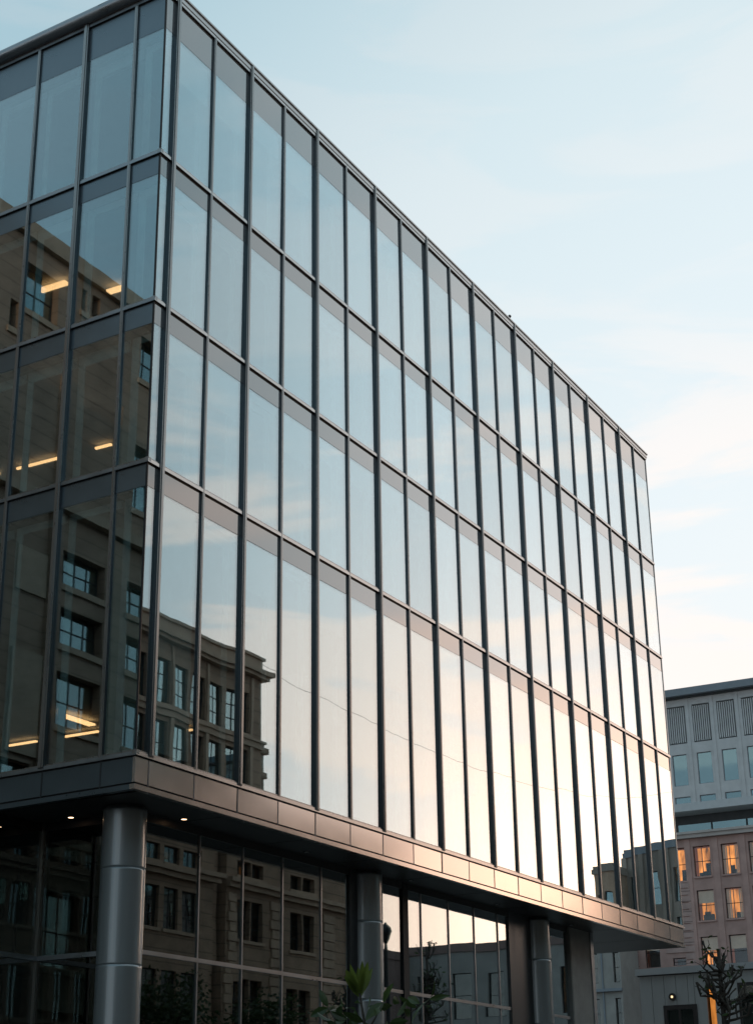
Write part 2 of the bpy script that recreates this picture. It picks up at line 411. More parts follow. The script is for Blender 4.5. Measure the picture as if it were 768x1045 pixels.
# floors and ceilings inside
for k in range(5):
    zt = ZL[k]-.04 if k else ZL[0]-.3
    fl = MB()
    poly = [(.18, .15), (XE-.1, .15), (XE-.1, BY-.25), (BX+.2, BY-.25)]
    if k: fl.poly_slab(poly, zt-.12, zt-.02, 1)
    if k < 4:
        # ceiling set back from the glass with a dropped edge
        fl.poly_slab([(x+(.5 if x < 15 else 0), y+(.5 if y < 5 else 0)) for x, y in poly], zt-(.45 if k else .7), zt-.2, 0)
    fl.build('floor_slab', [M['int_ceiling'], M['int_floor']], B)
wl = MB(); wl.box(13, 24, 4.6, 6.6, Z6+.3, ZL[0]-.3); wl.box(6, 6.2, 13, 17.6, Z6+.3, ZL[0]-.3)
wl.build('core_wall', M['int_wall'], B)
for (x, y) in ((1.95, 1.9), (1.6, 6.6), (10.6, 2.0), (20.6, 2.0)):
    c = MB(); c.box(x-.24, x+.24, y-.24, y+.24, ZL[4], ZL[0]-.3); c.build('office_column', M['int_column'], B)
def bar(x0, x1, y0, y1, z):
    m = MB(); m.box(x0, x1, y0, y1, z-.05, z); m.build('ceiling_light', M['light_bar'], B)
zc = [ZL[0]-1.0, ZL[1]-.49, ZL[2]-.49, ZL[3]-.49]
bar(2.44, 2.62, 4.5, 5.3, 20.7); bar(3.3, 3.48, 3.45, 3.95, 20.7); bar(2.44, 2.6, 8.0, 9.5, 20.7)
bar(4.30, 4.36, 4.38, 4.85, 17.2); bar(4.30, 4.36, 6.0, 7.25, 17.2); bar(4.30, 4.36, 7.8, 9, 17.2)
bar(12.8, 14.2, 12.35, 12.6, 13.6); bar(14.86, 14.96, 12.8, 14.1, 13.6); bar(14.86, 14.96, 15.2, 16.4, 13.6)
bar(16.2, 16.3, 10.27, 10.82, 13.6); bar(21.3, 22.8, 10.0, 10.15, 13.6)
# roller blinds behind part of the long front
for k in range(4):
    zt = ZL[k]-.06-(.9 if k == 0 else SP)
    hh = zt-ZL[k+1]
    for i in range(1, 20):
        if random.random() < .5:
            a, b = RXS[i]+.12, RXS[i+1]-.12
            dr = hh*random.choice((.12, .2, .3, .97))
            m = MB(); m.box(a, b, .07, .08, zt-dr, zt); m.build('roller_blind', M['blind'], B)
# round steel columns
for (x, y) in ((1.33, 1.2), (10.62, 1.2), (20.6, 1.2)):
    c = MB(); R_ = .42; prof = []
    zz = [.13, 1.3, 3.06, 4.82, 6.58]
    for i, z in enumerate(zz):
        top = zz[i+1] if i+1 < len(zz) else Z6-.05
        prof += [(R_, z+.0), (R_, z+.03), (R_, (z+top)/2), (R_, top-.05), (R_, top-.006), (R_-.004, top-.005), (R_-.004, top-.001)]
    prof += [(R_-.05, Z6-.045), (R_-.05, Z6+.02)]
    c.lathe(x, y, prof, 64)
    c.build('column', M['column'], B)
for (x, y) in ((1.5, 2.65), (2.85, .92), (12.3, .85), (17.3, .85), (22.5, .85), (7.4, .85)):
    d = MB(); d.lathe(x, y, [(.055, Z6-.004), (.05, Z6+.01)], 20)
    dd = d.build('downlight', M['downlight'] if x < 5 else M['paint'], B)
    rr = MB()
    for i in range(20):
        a0, a1 = 2*math.pi*i/20, 2*math.pi*(i+1)/20
        p = lambda r_, a, z: (x+r_*math.cos(a), y+r_*math.sin(a), z)
        rr.face([p(.056, a0, Z6-.008), p(.056, a1, Z6-.008), p(.085, a1, Z6-.008), p(.085, a0, Z6-.008)])
        rr.face([p(.085, a0, Z6-.008), p(.085, a1, Z6-.008), p(.085, a1, Z6+.006), p(.085, a0, Z6+.006)])
    rr.build('light_ring', M['black_frame'], dd)
# ground-floor glazing set back under the soffit
YB, XA, TZ = 1.22, 1.80, 5.14
vx = [3.83, 5.42, 6.98, 8.62]
gl = [XA+.03] + vx + [9.85]
right = [13.5, 14.66]
g2 = [12.75, 13.49, 15.03, 16.55, 18.04, 18.7]
g3 = [21.0, 21.44, 22.95]
def store(x0, x1, z0, z1):
    return pane(x1-x0, z1-z0, M['glass_low'], 'storefront_window', loc=((x0+x1)/2, YB, (z0+z1)/2), wob=.0007)
for seq in (gl, [10.2, 11.47, 12.47], g2, g3):
    for a, b in zip(seq, seq[1:]):
        store(a, b, .5, TZ-.04); store(a, b, TZ+.04, Z6-.14)
    for x in seq[:-1]:
        m = MB(); m.box(x-.022, x+.022, YB-.025, YB+.05, .13, Z6-.1); m.build('storefront_mullion', M['cap'], B)
m = MB(); m.box(XA, 24.7, YB-.03, YB+.04, TZ-.04, TZ+.04); m.build('storefront_transom', M['cap'], B)
m = MB(); m.box(XA, 24.7, YB-.04, YB+.1, Z6-.15, Z6+.03); m.box(XA, 24.7, YB-.04, YB+.1, .13, .5); m.build('storefront_header', M['soffit'], B)
for a, b, mt in ((9.87, 10.2, 'fin'), (12.47, 12.75, 'gasket_and_shade'), (18.7, 21.0, 'fin')):
    m = MB(); m.box(a, b, YB-.05, YB+.2, .13, Z6+.02); m.build('storefront_pier', M[mt], B)
m = MB(); m.box(22.95, 24.55, YB-.1, 2.6, .13, Z6+.02); m.box(24.55, 24.78, YB-.13, 2.6, .13, Z6+.02, 1); m.box(22.99, 24.4, YB-.112, YB-.1, .3, Z6-.1)
m.build('end_pier', [M['pier'], M['cap']], B)
# its return towards the back and the low wing in the shade
def storey(y0, y1, z0, z1):
    pane(y1-y0, z1-z0, M['glass_low'], 'storefront_window', loc=(XA, (y0+y1)/2, (z0+z1)/2), rz=-math.pi/2, wob=.0007)
for z0, z1 in ((.5, TZ-.04), (TZ+.04, Z6-.14)): storey(YB+.05, 3.5, z0, z1)
for z0, z1 in ((.5, TZ-.04), (TZ+.04, Z6-.14)):
    pane(2.6, z1-z0, M['glass_low'], 'storefront_window', loc=(XA-1.35, 3.56, (z0+z1)/2), wob=.0007)
m = MB(); m.box(XA-.05, XA+.05, YB, 3.55, TZ-.045, TZ+.045); m.build('storefront_transom', M['cap'], B)
m = MB(); m.box(.0, XA, 3.5, 3.6, TZ-.045, TZ+.045); m.build('storefront_transom', M['cap'], B)
for (x, y) in ((XA, YB+.01), (XA-.02, 3.54), (.2, 3.55)):
    m = MB(); m.box(x-.035, x+.035, y-.035, y+.035, .13, Z6); m.build('storefront_mullion', M['fin_edge'], B)
m = MB(); m.box(XA+.1, XA+.3, 3.6, 9, .13, Z6); m.box(.3, XA, 3.56, 9, Z6-.14, Z6+.02); m.box(XA-.02, XA+.1, YB+.1, 3.5, Z6-.14, Z6+.02); m.build('dark_partition', M['gasket_and_shade'], B)
m = MB(); m.box(.3, 24.4, 9, 9.2, .13, Z6); m.box(2.2, 24.4, 1.5, 9, .132, .15); m.build('lobby_wall', M['room_dark'], B)
m = MB(); m.box(.3, 1.45, 4.2, 4.3, 3.2, 4.05); m.build('orange_panel', M['orange'], B)
m = MB(); m.box(24.4, 24.7, 2.6, BY-.3, .13, Z6); m.build('side_wall', M['pier'], B)

# small fixtures on the roof edge
rc = thing('roof_camera', 'small dark hooked device on the roof edge near the corner', 'roof device', (-.05, 1.35, ZL[0]+.30))
m = MB(); m.tube([(0,0,0), (-.02, .05, .1), (-.1, .25, .18), (-.12, .45, .16)], [.03, .03, .045, .05], 8); m.build('hood', M['lamp_metal'], rc)
m = MB(); m.box(-.06, .06, -.06, .06, -.16, .01); m.build('bracket', M['lamp_metal'], rc)
m = MB(); m.tube([(18.15, 0, ZL[0]+.20), (18.15, 0, ZL[0]+.36)], .02, 6); m.lathe(18.15, 0, [(.04, ZL[0]+.34), (.06, ZL[0]+.38), (.02, ZL[0]+.43)], 10)
tag(m.build('roof_sensor', M['lamp_metal']), 'tiny sensor post above the middle of the long roof edge', 'sensor')

# ------------------------------------------------------------------ masonry buildings
def bwindow(tf, b, u0, u1, z0, z1, dep, kind='glass', nx=2, nz=3, frame='black_frame', wob=.003):
    """window set dep behind the wall face: frame part > pane, blind"""
    f = MB(tf); t = .05
    f.box(u0, u0+t, dep, dep+.08, z0, z1); f.box(u1-t, u1, dep, dep+.08, z0, z1)
    f.box(u0+t, u1-t, dep, dep+.08, z0, z0+t); f.box(u0+t, u1-t, dep, dep+.08, z1-t, z1)
    for i in range(1, nx):
        u = u0+(u1-u0)*i/nx; f.box(u-.022, u+.022, dep+.01, dep+.07, z0+t, z1-t)
    for i in range(1, nz):
        z = z0+(z1-z0)*i/nz; f.box(u0+t, u1-t, dep+.012, dep+.068, z-.022, z+.022)
    fo = f.build('window', M[frame], b)
    p = MB(tf); p.box(u0+t, u1-t, dep+.03, dep+.045, z0+t, z1-t); p.build('pane', M['litglass' if b.name.startswith('brick_b') else 'darkglass' if b.name.startswith(('annex', 'civic', 'brown', 'stone_annex')) else 'winglass'], fo)
    r_ = MB(tf); mt = 'room_dark'
    if kind.startswith('lit'): mt = 'lit_room'
    r_.box(u0, u1, dep+.9, dep+.95, z0, z1); r_.build('room', M[mt], fo)
    if 'blind' in kind:
        q = MB(tf); fr = .42 if kind.endswith('half') else .8
        q.box(u0+t, u1-t, dep+.12, dep+.13, z1-(z1-z0)*fr, z1-t); q.build('blind', M['beige_blind_glow'], fo)
    if kind.startswith('lit') and b.name.startswith('brick'):
        q = MB(tf); w_ = u1-u0
        for _ in range(random.randint(2, 4)):
            a = u0+w_*random.uniform(.05, .7); ww = w_*random.uniform(.12, .35)
            q.box(a, min(a+ww, u1-t), dep+.5, dep+.7, z0, z0+(z1-z0)*random.uniform(.12, .5))
        q.box(u0+w_*.3, u0+w_*.34, dep+.6, dep+.64, z0, z1); q.build('furniture', M['room_dark'], fo)
    if kind == 'lit_curtain':
        q = MB(tf)
        for a in (0, .72):
            for s_ in range(3):
                w = (u1-u0); q.box(u0+w*(a+.02+s_*.09), u0+w*(a+.085+s_*.09), dep+.2, dep+.24, z0+t, z1-t)
        q.build('curtain', M['beige_blind_glow'], fo)
    return fo

# --- brown stone building across the street (seen mirrored in the long front); faces +Y at y=-26
GB = thing('stone_building', 'long brown stone building with paired tall windows across the street, mirrored in the glass front', 'building', (0, -26, 0))
gt = lambda u, d, z: (u, -d, z)
x0g, x1g, top = -80, 44.0, 25.2
rows = [(1.2, 4.3), (7.3, 9.6), (11.5, 13.45), (14.6, 15.4), (17.0, 20.2), (21.0, 23.1)]
bays = []
u = 41.6
while u > -44: bays.append(u); u -= 3.22
rects = []
for c in bays:
    for (za, zb) in rows:
        rects += [(c-1.60, c-.35, za, zb), (c+.0, c+1.25, za, zb)]
w = MB(gt); wall_open(w, x0g, x1g, 0, 24.0, rects, 0, .55)
w.box(x0g, x1g, 3.0, 16, 0, 24.0); w.box(x0g, x1g, .551, 3.0, -.0, .9); w.box(x1g-.5, x1g, .551, 3, .9, 24); w.box(x0g, -47, .551, 3, .9, 24)
w.build('wall', M['stone'], GB)
t = MB(gt)
t.box(x0g, x1g+.35, -.35, 16.3, 24.0, 24.18); t.box(x0g, x1g+.48, -.5, 16.4, 24.18, 24.42); t.box(x0g, x1g+.05, -.05, 16, 24.42, 25.05); t.box(x0g, x1g+.2, -.15, 16.1, 25.05, 25.2)
t.box(x0g, x1g+.1, -.14, 0, 20.42, 20.72); t.box(x0g, x1g+.2, -.22, 0, 20.72, 20.84)
t.box(x0g, x1g+.5, -.45, .0, 14.2, 14.42); t.box(x0g, x1g+.3, -.28, 0, 13.95, 14.2)
t.box(x0g, x1g+.3, -.3, .0, 6.2, 6.8)
for c in bays:
    for (za, zb) in rows[1:]:
        t.box(c-1.68, c+1.33, -.09, 0, za-.16, za)
t.build('cornice', M['stone_trim'], GB)
pl = MB(gt)
for c in bays: pl.box(c+1.31, c+1.56, -.12, 0, 15.7, 20.4); pl.box(c+1.33, c+1.53, -.1, 0, 20.85, 23.9)
pl.build('pilaster', M['stone_trim'], GB)
lg = MB(gt); lg.box(x1g, x1g+.9, .4, 6, 0, 20.7); lg.box(x1g, x1g+1.05, .3, 6.1, 19.2, 19.5); lg.box(x1g, x1g+1.1, .25, 6.1, 20.45, 20.75); lg.build('end_buttress', M['stone'], GB)
nwin = 0
for c in bays:
    for ri, (za, zb) in enumerate(rows):
        for (a, b_) in ((c-1.60, c-.35), (c, c+1.25)):
            if nwin >= 100 or c < 16.: continue
            kd = random.choice(['glass']*6+['blind_half', 'blind_full'])
            if ri == 3 and random.random() < .45: kd = 'lit'
            bwindow(gt, GB, a, b_, za, zb, .16, kd, 2, 3 if zb-za > 1.5 else 1); nwin += 1
rest = MB(gt)
for c in bays:
    for ri, (za, zb) in enumerate(rows):
        if c < 16:
            for a in (c-1.60, c):
                rest.box(a+.06, a+1.19, .35, .38, za, zb, 1); rest.box(a+.6, a+.66, .3, .345, za, zb); rest.box(a, a+.06, .3, .4, za, zb); rest.box(a+1.19, a+1.25, .3, .4, za, zb)
                rest.box(a+.06, a+1.19, .3, .345, (za+zb)/2-.03, (za+zb)/2+.03)
        rest.box(c-1.6, c+1.25, 2.2, 2.25, za, zb)
tag(rest.build('window_backing', [M['room_dark'], M['winglass']], GB), None, kind='stuff')

# --- its lower neighbour
G2 = thing('stone_annex', 'lower brown stone block beside the long stone building, mirrored in ground-floor glazing', 'building', (0, -26, 0))
rects = []; rows2 = [(1.2, 4.3), (7.3, 9.6), (11.5, 13.45), (14.65, 15.4)]
cs = [47.3, 52.3]
for c in cs:
    for (za, zb) in rows2: rects += [(c-1.15, c-.06, za, zb), (c+.06, c+1.15, za, zb)]
w = MB(gt); wall_open(w, 45.1, 58.4, 0, 17.2, rects, 0, .5); w.box(45.1, 58.4, 3, 14, 0, 17.2); w.box(45.1, 45.5, .5, 3, 0, 17.2); w.box(58.0, 58.4, .5, 3, 0, 17.2)
w.build('wall', M['stone'], G2)
t = MB(gt)
t.box(45.05, 58.7, -.35, 14.2, 17.2, 17.45); t.box(45.05, 58.5, -.05, 14, 17.45, 17.95)
t.box(45.05, 58.8, -.45, 0, 14.2, 14.42); t.box(45.05, 58.6, -.28, 0, 13.95, 14.2); t.box(45.05, 58.6, -.3, 0, 6, 6.5)
for c in cs:
    for (za, zb) in rows2: t.box(c-1.3, c+1.3, -.1, 0, za-.16, za)
t.build('cornice', M['stone_trim'], G2)
for (a, b_) in ((49.1, 50.3), (54.5, 55.9), (57.1, 58.4), (45.2, 45.95)):
    q = MB(gt)
    for i in range(15):
        s_ = .12 if i % 2 else 0
        q.box(a+s_, b_-s_, -.11, 0, 6.6+i*.475, 6.6+i*.475+.42)
    q.build('quoin', M['stone_trim'], G2)
for c in cs:
    for ri, (za, zb) in enumerate(rows2):
        for a in (c-1.15, c+.06):
            bwindow(gt, G2, a, a+1.09, za, zb, .28, random.choice(['glass', 'glass', 'glass', 'blind_half', 'lit' if ri == 3 else 'glass']), 2, 3 if zb-za > 1.5 else 1)

# --- side-street building mirrored in the short front
JB = thing('side_street_building', 'tall tan stone building in the side street, mirrored in the short glass front', 'building', (0, 0, 0), 2*SK)
jt = lambda u, d, z: (-u, 14+d, z)      # u: distance to the left
rowsJ = [(1.0, 4.6), (6.9, 9.2), (10.9, 12.4), (13.75, 15.45), (16.3, 17.5), (18.25, 19.4), (22.0, 24.4), (26.9, 28.6)]
bJ = [8.9, 12.5-.05, 15.2, 18.7, 22.2, 25.7]
wJ = [2.0, 1.7, 2.35, 2.2, 2.2, 2.2]
rects = []
for c, ww in zip(bJ, wJ):
    for (za, zb) in rowsJ:
        if c < 17 and (za in (22.0,) or (za in (16.3, 18.25, 13.75) and c < 14) or (za == 26.9 and c != bJ[1])): continue
        rects.append((c-ww/2, c+ww/2, za, zb))
rects += [(14.45, 14.75, 28.2, 29.1), (15.0, 15.4, 28.2, 29.1), (10.9, 11.3, 25.9, 26.9)]
w = MB(jt); wall_open(w, 4.5, 46, 0, 29.4, rects, 0, .6); w.box(4.5, 46, 3, 16, 0, 29.4); w.box(4.5, 5, .6, 3, 0, 29.4); w.box(27.2, 46, .6, 3, 0, 29.4)
w.build('wall', M['stone_side'], JB)
t = MB(jt)
t.box(4.3, 46, -.22, 16.2, 29.4, 29.62); t.box(4.45, 46, -.05, 16, 29.62, 30.15)
for zz in (5.6, 10.2, 20.6): t.box(4.4, 46, -.3, 0, zz, zz+.35)
for (a, b_, za, zb) in rects: t.box(a-.1, b_+.1, -.08, 0, za-.2, za)
t.box(12.1, 13.45, -.06, 0, 17.6, 19.0); t.box(12.1, 13.45, -.1, 0, 12.6, 15.75)
t.build('cornice', M['stone_side_trim'], JB)
pl = MB(jt)
for x_ in (10.6, 13.75, 16.9, 20.4, 23.9, 27.4, 31, 35): pl.box(x_-.28, x_+.28, -.16, 0, 10.6, 20.5); pl.box(x_-.26, x_+.26, -.12, 0, 20.95, 25.4); pl.box(x_-.3, x_+.3, -.2, 0, 0, 5.5)
pl.build('pilaster', M['stone_side'], JB)
for (a, b_, za, zb) in rects:
    bwindow(jt, JB, a, b_, za, zb, .3, random.choice(['glass', 'glass', 'glass', 'blind_half']), 4 if b_-a > 2.1 else (2 if b_-a > .6 else 1), 2)

# --- mauve masonry building at the end, windows glowing; faces -X at x=92
FB = thing('brick_building', 'mauve brown masonry building with rows of golden lit windows behind the glass building', 'building', (92, 0, 0))
ft = lambda u, d, z: (d, -u, z)         # u grows to the right of the picture
rects = []; fw = []
cols = [(-19.31, -18.05), (-17.23, -15.99), (-15.2, -13.95), (-13.1, -11.85), (-11.0, -9.75), (-8.9, -7.65), (-6.8, -5.55), (-4.7, -3.45)]
rws = [(19.72, 21.9), (16.6, 18.75), (13.25, 15.48), (10.0, 12.2), (6.8, 9.0), (1.2, 4.6)]
kinds = {(0, 0): 'lit', (0, 1): 'lit_curtain', (0, 2): 'lit_curtain', (1, 0): 'lit_blind_half', (1, 1): 'lit_curtain', (2, 0): 'lit_blind_half', (2, 1): 'blind_half'}
for ri, (za, zb) in enumerate(rws):
    for ci, (a, b_) in enumerate(cols):
        rects.append((a, b_, za, zb)); fw.append((a, b_, za, zb, kinds.get((ri, ci), random.choice(['lit', 'lit_curtain', 'blind_half', 'lit_blind_half', 'glass']))))
for r_ in ((-21.1, -19.95, 19.5, 21.9, 'lit'), (-23.52, -22.4, 13.58, 15.7, 'blind_half'), (-21.47, -20.49, 13.6, 14.14, 'glass'), (-23.5, -22.4, 10.0, 12.2, 'glass')):
    rects.append(r_[:4]); fw.append(r_)
w = MB(ft); wall_open(w, -27, 2, 0, 22.5, rects, 0, .5)
w.box(-27, 2, 3.2, 18, 0, 22.5); w.box(-27, -26.6, .5, 3.2, 0, 22.5); w.box(1.5, 2, .5, 3.2, 0, 22.5)
w.build('wall', M['mauve'], FB)
q = MB(ft)
for i in range(40):
    z = 1+i*.5
    if z > 19: break
    q.box(-21.9 if z < 13 or z > 14.2 else -20.45, -19.75 if z < 19 else -19.8, -.07, 0, z, z+.42)
q.build('quoin', M['mauve_quoin'], FB)
q = MB(ft)
for i in range(28):
    q.box(-25.9, -24.0, -.07, 0, 1+i*.5, 1+i*.5+.42)
q.build('quoin', M['mauve_quoin'], FB)
t = MB(ft); t.box(-27.2, 2.2, -.3, 18.2, 22.5, 22.78); t.box(-27.3, 2.3, -.42, 18.3, 22.78, 22.95)
t.build('coping', M['mauve_trim'], FB)
rb = MB(ft)
for ci, (a, b_) in enumerate(cols): rb.box(a-.62, a-.2, -.06, 0, .5, 22.45)
for (a, b_, za, zb, k) in fw: rb.box(a-.05, b_+.05, -.1, 0, za-.12, za)
rb.build('pilaster', M['mauve'], FB)
for (a, b_, za, zb, k) in fw:
    bwindow(ft, FB, a, b_, za, zb, .16, k, 1, 2, 'black_frame')

# --- pale concrete building behind it, rib panels under the roof
EB = thing('concrete_building', 'pale grey concrete building with vertical louvre panels under a dark flat roof, farthest right', 'building', (97, 0, 0))
pit = 1.985
e0 = -22.04
rects = []; louv = []; ew_ = []; ew2 = []
for i in range(-1, 13):
    a = e0+i*pit+.1
    rects.append((a-.02, a+1.15, 27.48, 29.92)); ew_.append((a-.02, a+1.15))
    rects.append((a-.06, a+1.2, 25.9, 26.62)); ew2.append((a-.06, a+1.2))
    rects.append((a-.12, a+1.3, 30.75, 33.75)); louv.append((a-.12, a+1.3))
w = MB(ft); wall_open(w, -26, 4, 25.4+.6, 34.3, rects, 0, .45)
w.box(-26, 4, .95, 16, 26.0, 34.3); w.box(-26, -25.6, .45, .95, 26, 34.3)
for i in range(-1, 13): w.box(e0+i*pit+1.46, e0+i*pit+1.72, -.07, 0, 26.06, 34.29)
w.build('wall', M['concrete'], EB)
t = MB(ft); t.box(-26.2, 4.3, -.35, 16.3, 26.0-.55, 26.05); t.build('ledge', M['panel_trim'], EB)
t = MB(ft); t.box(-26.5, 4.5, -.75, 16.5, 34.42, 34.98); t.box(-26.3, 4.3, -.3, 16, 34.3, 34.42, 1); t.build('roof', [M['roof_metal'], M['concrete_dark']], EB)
for (a, b_) in louv:
    l = MB(ft)
    for k in range(8):
        x_ = a+.04+k*(b_-a-.08)/8
        l.box(x_+.01, x_+.10, .04, .34, 30.85, 33.65)
    l.box(a, b_, .36, .449, 30.75, 33.75, 1)
    l.build('louvre_panel', [M['concrete'], M['roof_metal']], EB)
for (a, b_) in ew_: bwindow(ft, EB, a, b_, 27.48, 29.92, .12, random.choice(['glass', 'blind_half', 'glass']), 1, 1, 'roof_metal')
for (a, b_) in ew2: bwindow(ft, EB, a, b_, 26.06, 26.62, .12, 'glass', 1, 1, 'roof_metal')
# recessed dark storey below the ledge
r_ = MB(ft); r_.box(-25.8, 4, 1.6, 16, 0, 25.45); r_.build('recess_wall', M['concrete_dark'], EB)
for i in range(9):
    s_ = MB(ft); a = -22.4+i*2.75
    s_.box(a, a+2.6, 1.5, 1.56, 22.2, 24.75); s_.build('strip_window', M['winglass'], EB)

# --- low grey pavilion on the right
PV = thing('pavilion', 'low grey panelled pavilion with pale coping and small round wall lamp, lower right', 'pavilion', (40, 0, 0))
rects = [(-4.22, -3.0, .2, 6.63), (-2.52, -2.2, .2, 7.48), (-1.28, .6, .2, 7.42)]
w = MB(ft)
us = [-5.22, -4.72, -4.22, -3.74, -3.26, -3.0, -2.52, -2.2, -1.74, -1.28, .6, 1.1, 1.6, 2.6, 3.6]
for a, b_ in zip(us, us[1:]):
    wall_open(w, a+.008, b_-.008, 0, 7.86, [(max(a+.008, r[0]), min(b_-.008, r[1]), r[2], r[3]) for r in rects if r[0] < b_-.02 and r[1] > a+.02], 0, .06)
w.box(-5.2, -4.22, .062, 6, 0, 7.86, 1); w.box(-4.22, 3.6, 1.6, 6, 0, 7.86, 1)
w.box(-3.0, -2.52, .062, .2, 0, 7.8, 1); w.box(-2.2, -1.28, .062, .2, 0, 7.8, 1); w.box(.6, 3.6, .062, .2, 0, 7.8, 1); w.box(-4.22, .6, .062, 1.6, 7.5, 7.86, 1); w.box(-4.22,-3.0,.062,.2,6.63,7.5,1)
w.build('wall', [M['panel'], M['gasket_and_shade']], PV)
t = MB(ft); t.box(-5.34, 3.7, -.12, 6.1, 7.9, 8.15); t.box(-5.28, 3.6, -.03, 6, 7.862, 7.9, 1); t.build('coping', [M['panel_trim'], M['gasket_and_shade']], PV)
fr = MB(ft); fr.box(-4.3, -4.16, -.03, .2, .1, 6.72); fr.box(-3.12, -2.94, -.03, .2, .1, 6.72); fr.box(-4.16, -3.12, -.03, .2, 6.55, 6.72); fr.box(-3.7, -3.62, -.02, .2, .1, 6.55)
d = fr.build('door', M['black_frame'], PV)
p_ = MB(ft); p_.box(-4.16, -3.7, .1, .12, .2, 6.55); p_.box(-3.62, -3.12, .1, .12, .2, 6.55); p_.build('door_glass', M['winglass'], d)
s_ = MB(ft); s_.box(-2.50, -2.22, .3, .34, .3, 7.45); s_.build('lit_strip', M['lit_room'], PV)
fr = MB(ft); fr.box(-1.28, -1.2, 0, .16, .2, 7.42); fr.box(-1.2, .6, 0, .16, 7.32, 7.42); fr.box(-.3, -.22, .02, .16, .2, 7.32); wo = fr.build('window', M['black_frame'], PV)
p_ = MB(ft); p_.box(-1.2, .6, .1, .12, .2, 7.32); p_.build('pane', M['winglass'], wo)
p_ = MB(ft); p_.box(-.95, -.55, 1.2, 1.25, 4.5, 7.1); p_.build('lit_interior', M['lit_room'], wo)
la = MB(lambda x, y, z: (40-.0+x-40, y, z))
lp = MB(); 
def disc(mb, cx, cy, cz, R_, x0, x1, m=0, seg=24):
    mb.prism([(cy+R_*math.cos(2*math.pi*i/seg), cz+R_*math.sin(2*math.pi*i/seg)) for i in range(seg)], x0, x1, m)
dl = MB(lambda a, b_, c: (b_, a, c)); disc(dl, 0, 3.89, 7.03, .14, -.1, 0); lo = dl.build('wall_light', M['black_frame'], PV)
dl = MB(lambda a, b_, c: (b_, a, c)); disc(dl, 0, 3.89, 7.03, .045, -.115, -.1); dl.build('bulb', M['wall_light'], lo)

# --- grey annex seen through the gap under the soffit
AN = thing('annex_building', 'grey rendered annex with narrow dark windows seen under the far end of the soffit', 'building', (88, 0, 0))
rects = []
for (za, zb) in ((12.35, 14.4), (9.3, 11.3), (6.0, 8.2), (2, 4.8)):
    for (a, b_) in ((-28.7, -27.4), (-26.2, -25.68), (-24.52, -24.08)): rects.append((a, b_, za, zb))
w = MB(ft); wall_open(w, -32, -23.95, 0, 14.9, rects, 0, .4); w.box(-32, -23.95, 2.4, 3.6, 0, 14.9); w.box(-24.1, -23.95, .4, 2.4, 0, 14.9)
w.build('wall', M['grey_stone'], AN)
t = MB(ft); t.box(-32, -23.9, -.25, 0, 11.75, 11.95); t.box(-32, -23.9, -.2, 3.6, 14.9, 15.1); t.box(-25.4, -25.3, -.08, 0, 0, 14.9); t.build('ledge', M['roof_metal'], AN)
for r_ in rects: bwindow(ft, AN, *r_, .2, 'glass', 1, 2)

# --- buildings down the street, mirrored at the far end of the front
def block(name, label, pos, rz, L, W, H, mat, trim, nb, ns, z0=3.5, cat='building', strips=False):
    b = thing(name, label, cat, pos, rz)
    rects = []
    bw = L/nb
    sh = (H-z0-1.5)/ns
    for i in range(nb):
        for j in range(ns):
            u_ = -L/2+bw*(i+.5); z_ = z0+j*sh
            rects.append((u_-bw*.26, u_+bw*.26, z_+.5, z_+sh-.6))
    tf = lambda u_, d, z: (d, -u_, z)
    w = MB(tf); wall_open(w, -L/2, L/2, 0, H-.6, rects, 0, .4)
    w.box(-L/2, L/2, 1.4, W, 0, H-.6); w.box(-L/2, -L/2+.4, .4, 1.4, 0, H-.6); w.box(L/2-.4, L/2, .4, 1.4, 0, H-.6)
    w.build('wall', M[mat], b)
    t = MB(tf); t.box(-L/2-.08, L/2+.08, -.1, W+.1, H-.6, H-.25); t.box(-L/2, L/2, -.02, W, H-.25, H); t.build('roof', M[trim], b)
    for r_ in rects: bwindow(tf, b, *r_, .2, 'glass', 1, 2)
    if strips:
        s = MB(tf)
        for i in range(nb+1): s.box(-L/2+bw*i-.2, -L/2+bw*i+.2, -.12, 0, 0, H-.6)
        s.build('pilaster', M[mat], b)
    return b
block('tower_block', 'tall grey green tower block at the street end, mirrored at the far lower corner', (95, -21.6, 0), math.radians(16), 9.6, 16, 23.0, 'tower', 'roof_metal', 5, 5, strips=True)
block('tower_wing', 'lower wing left of the grey green tower block in the reflection', (94, -27.1, 0), 0, 2.0, 12, 21.6, 'stone_trim', 'tower', 2, 5)
K = block('civic_building', 'low grey stone building closing the street, mirrored in the ground-floor glazing', (85, -28.4, 0), math.radians(2), 17, 7, 15.4, 'grey_stone', 'brown_plain', 6, 2, z0=5.5)
block('brown_block', 'plain dull brown block beside the low grey building in the reflection', (82, -46.8, 0), math.radians(2), 19, 14, 15.0, 'brown_plain', 'brown_plain', 6, 2)

# ------------------------------------------------------------------ trees, plant, lamps, wire
def leaf(mb, base, dirv, L, W, m=0, curl=.25, nrm=None):
    d = dirv.normalized()
    s = d.cross(nrm if nrm else Vector((random.gauss(0,1), random.gauss(0,1), random.gauss(0,.6))))
    if s.length < .01: s = d.cross(Vector((1,0,0)))
    s.normalize(); n = s.cross(d)
    rows_ = []
    for t_, w_ in ((0, .06), (.18, .62), (.42, 1), (.68, .86), (.88, .45), (1, .03)):
        c = base + d*(L*t_) + n*(-curl*L*t_*t_)
        rows_.append((c - s*(W*w_/2) + n*(W*w_*.16), c, c + s*(W*w_/2) + n*(W*w_*.16)))
    for a, b_ in zip(rows_, rows_[1:]):
        mb.face([a[0], a[1], b_[1], b_[0]], m, True); mb.face([a[1], a[2], b_[2], b_[1]], m, True)

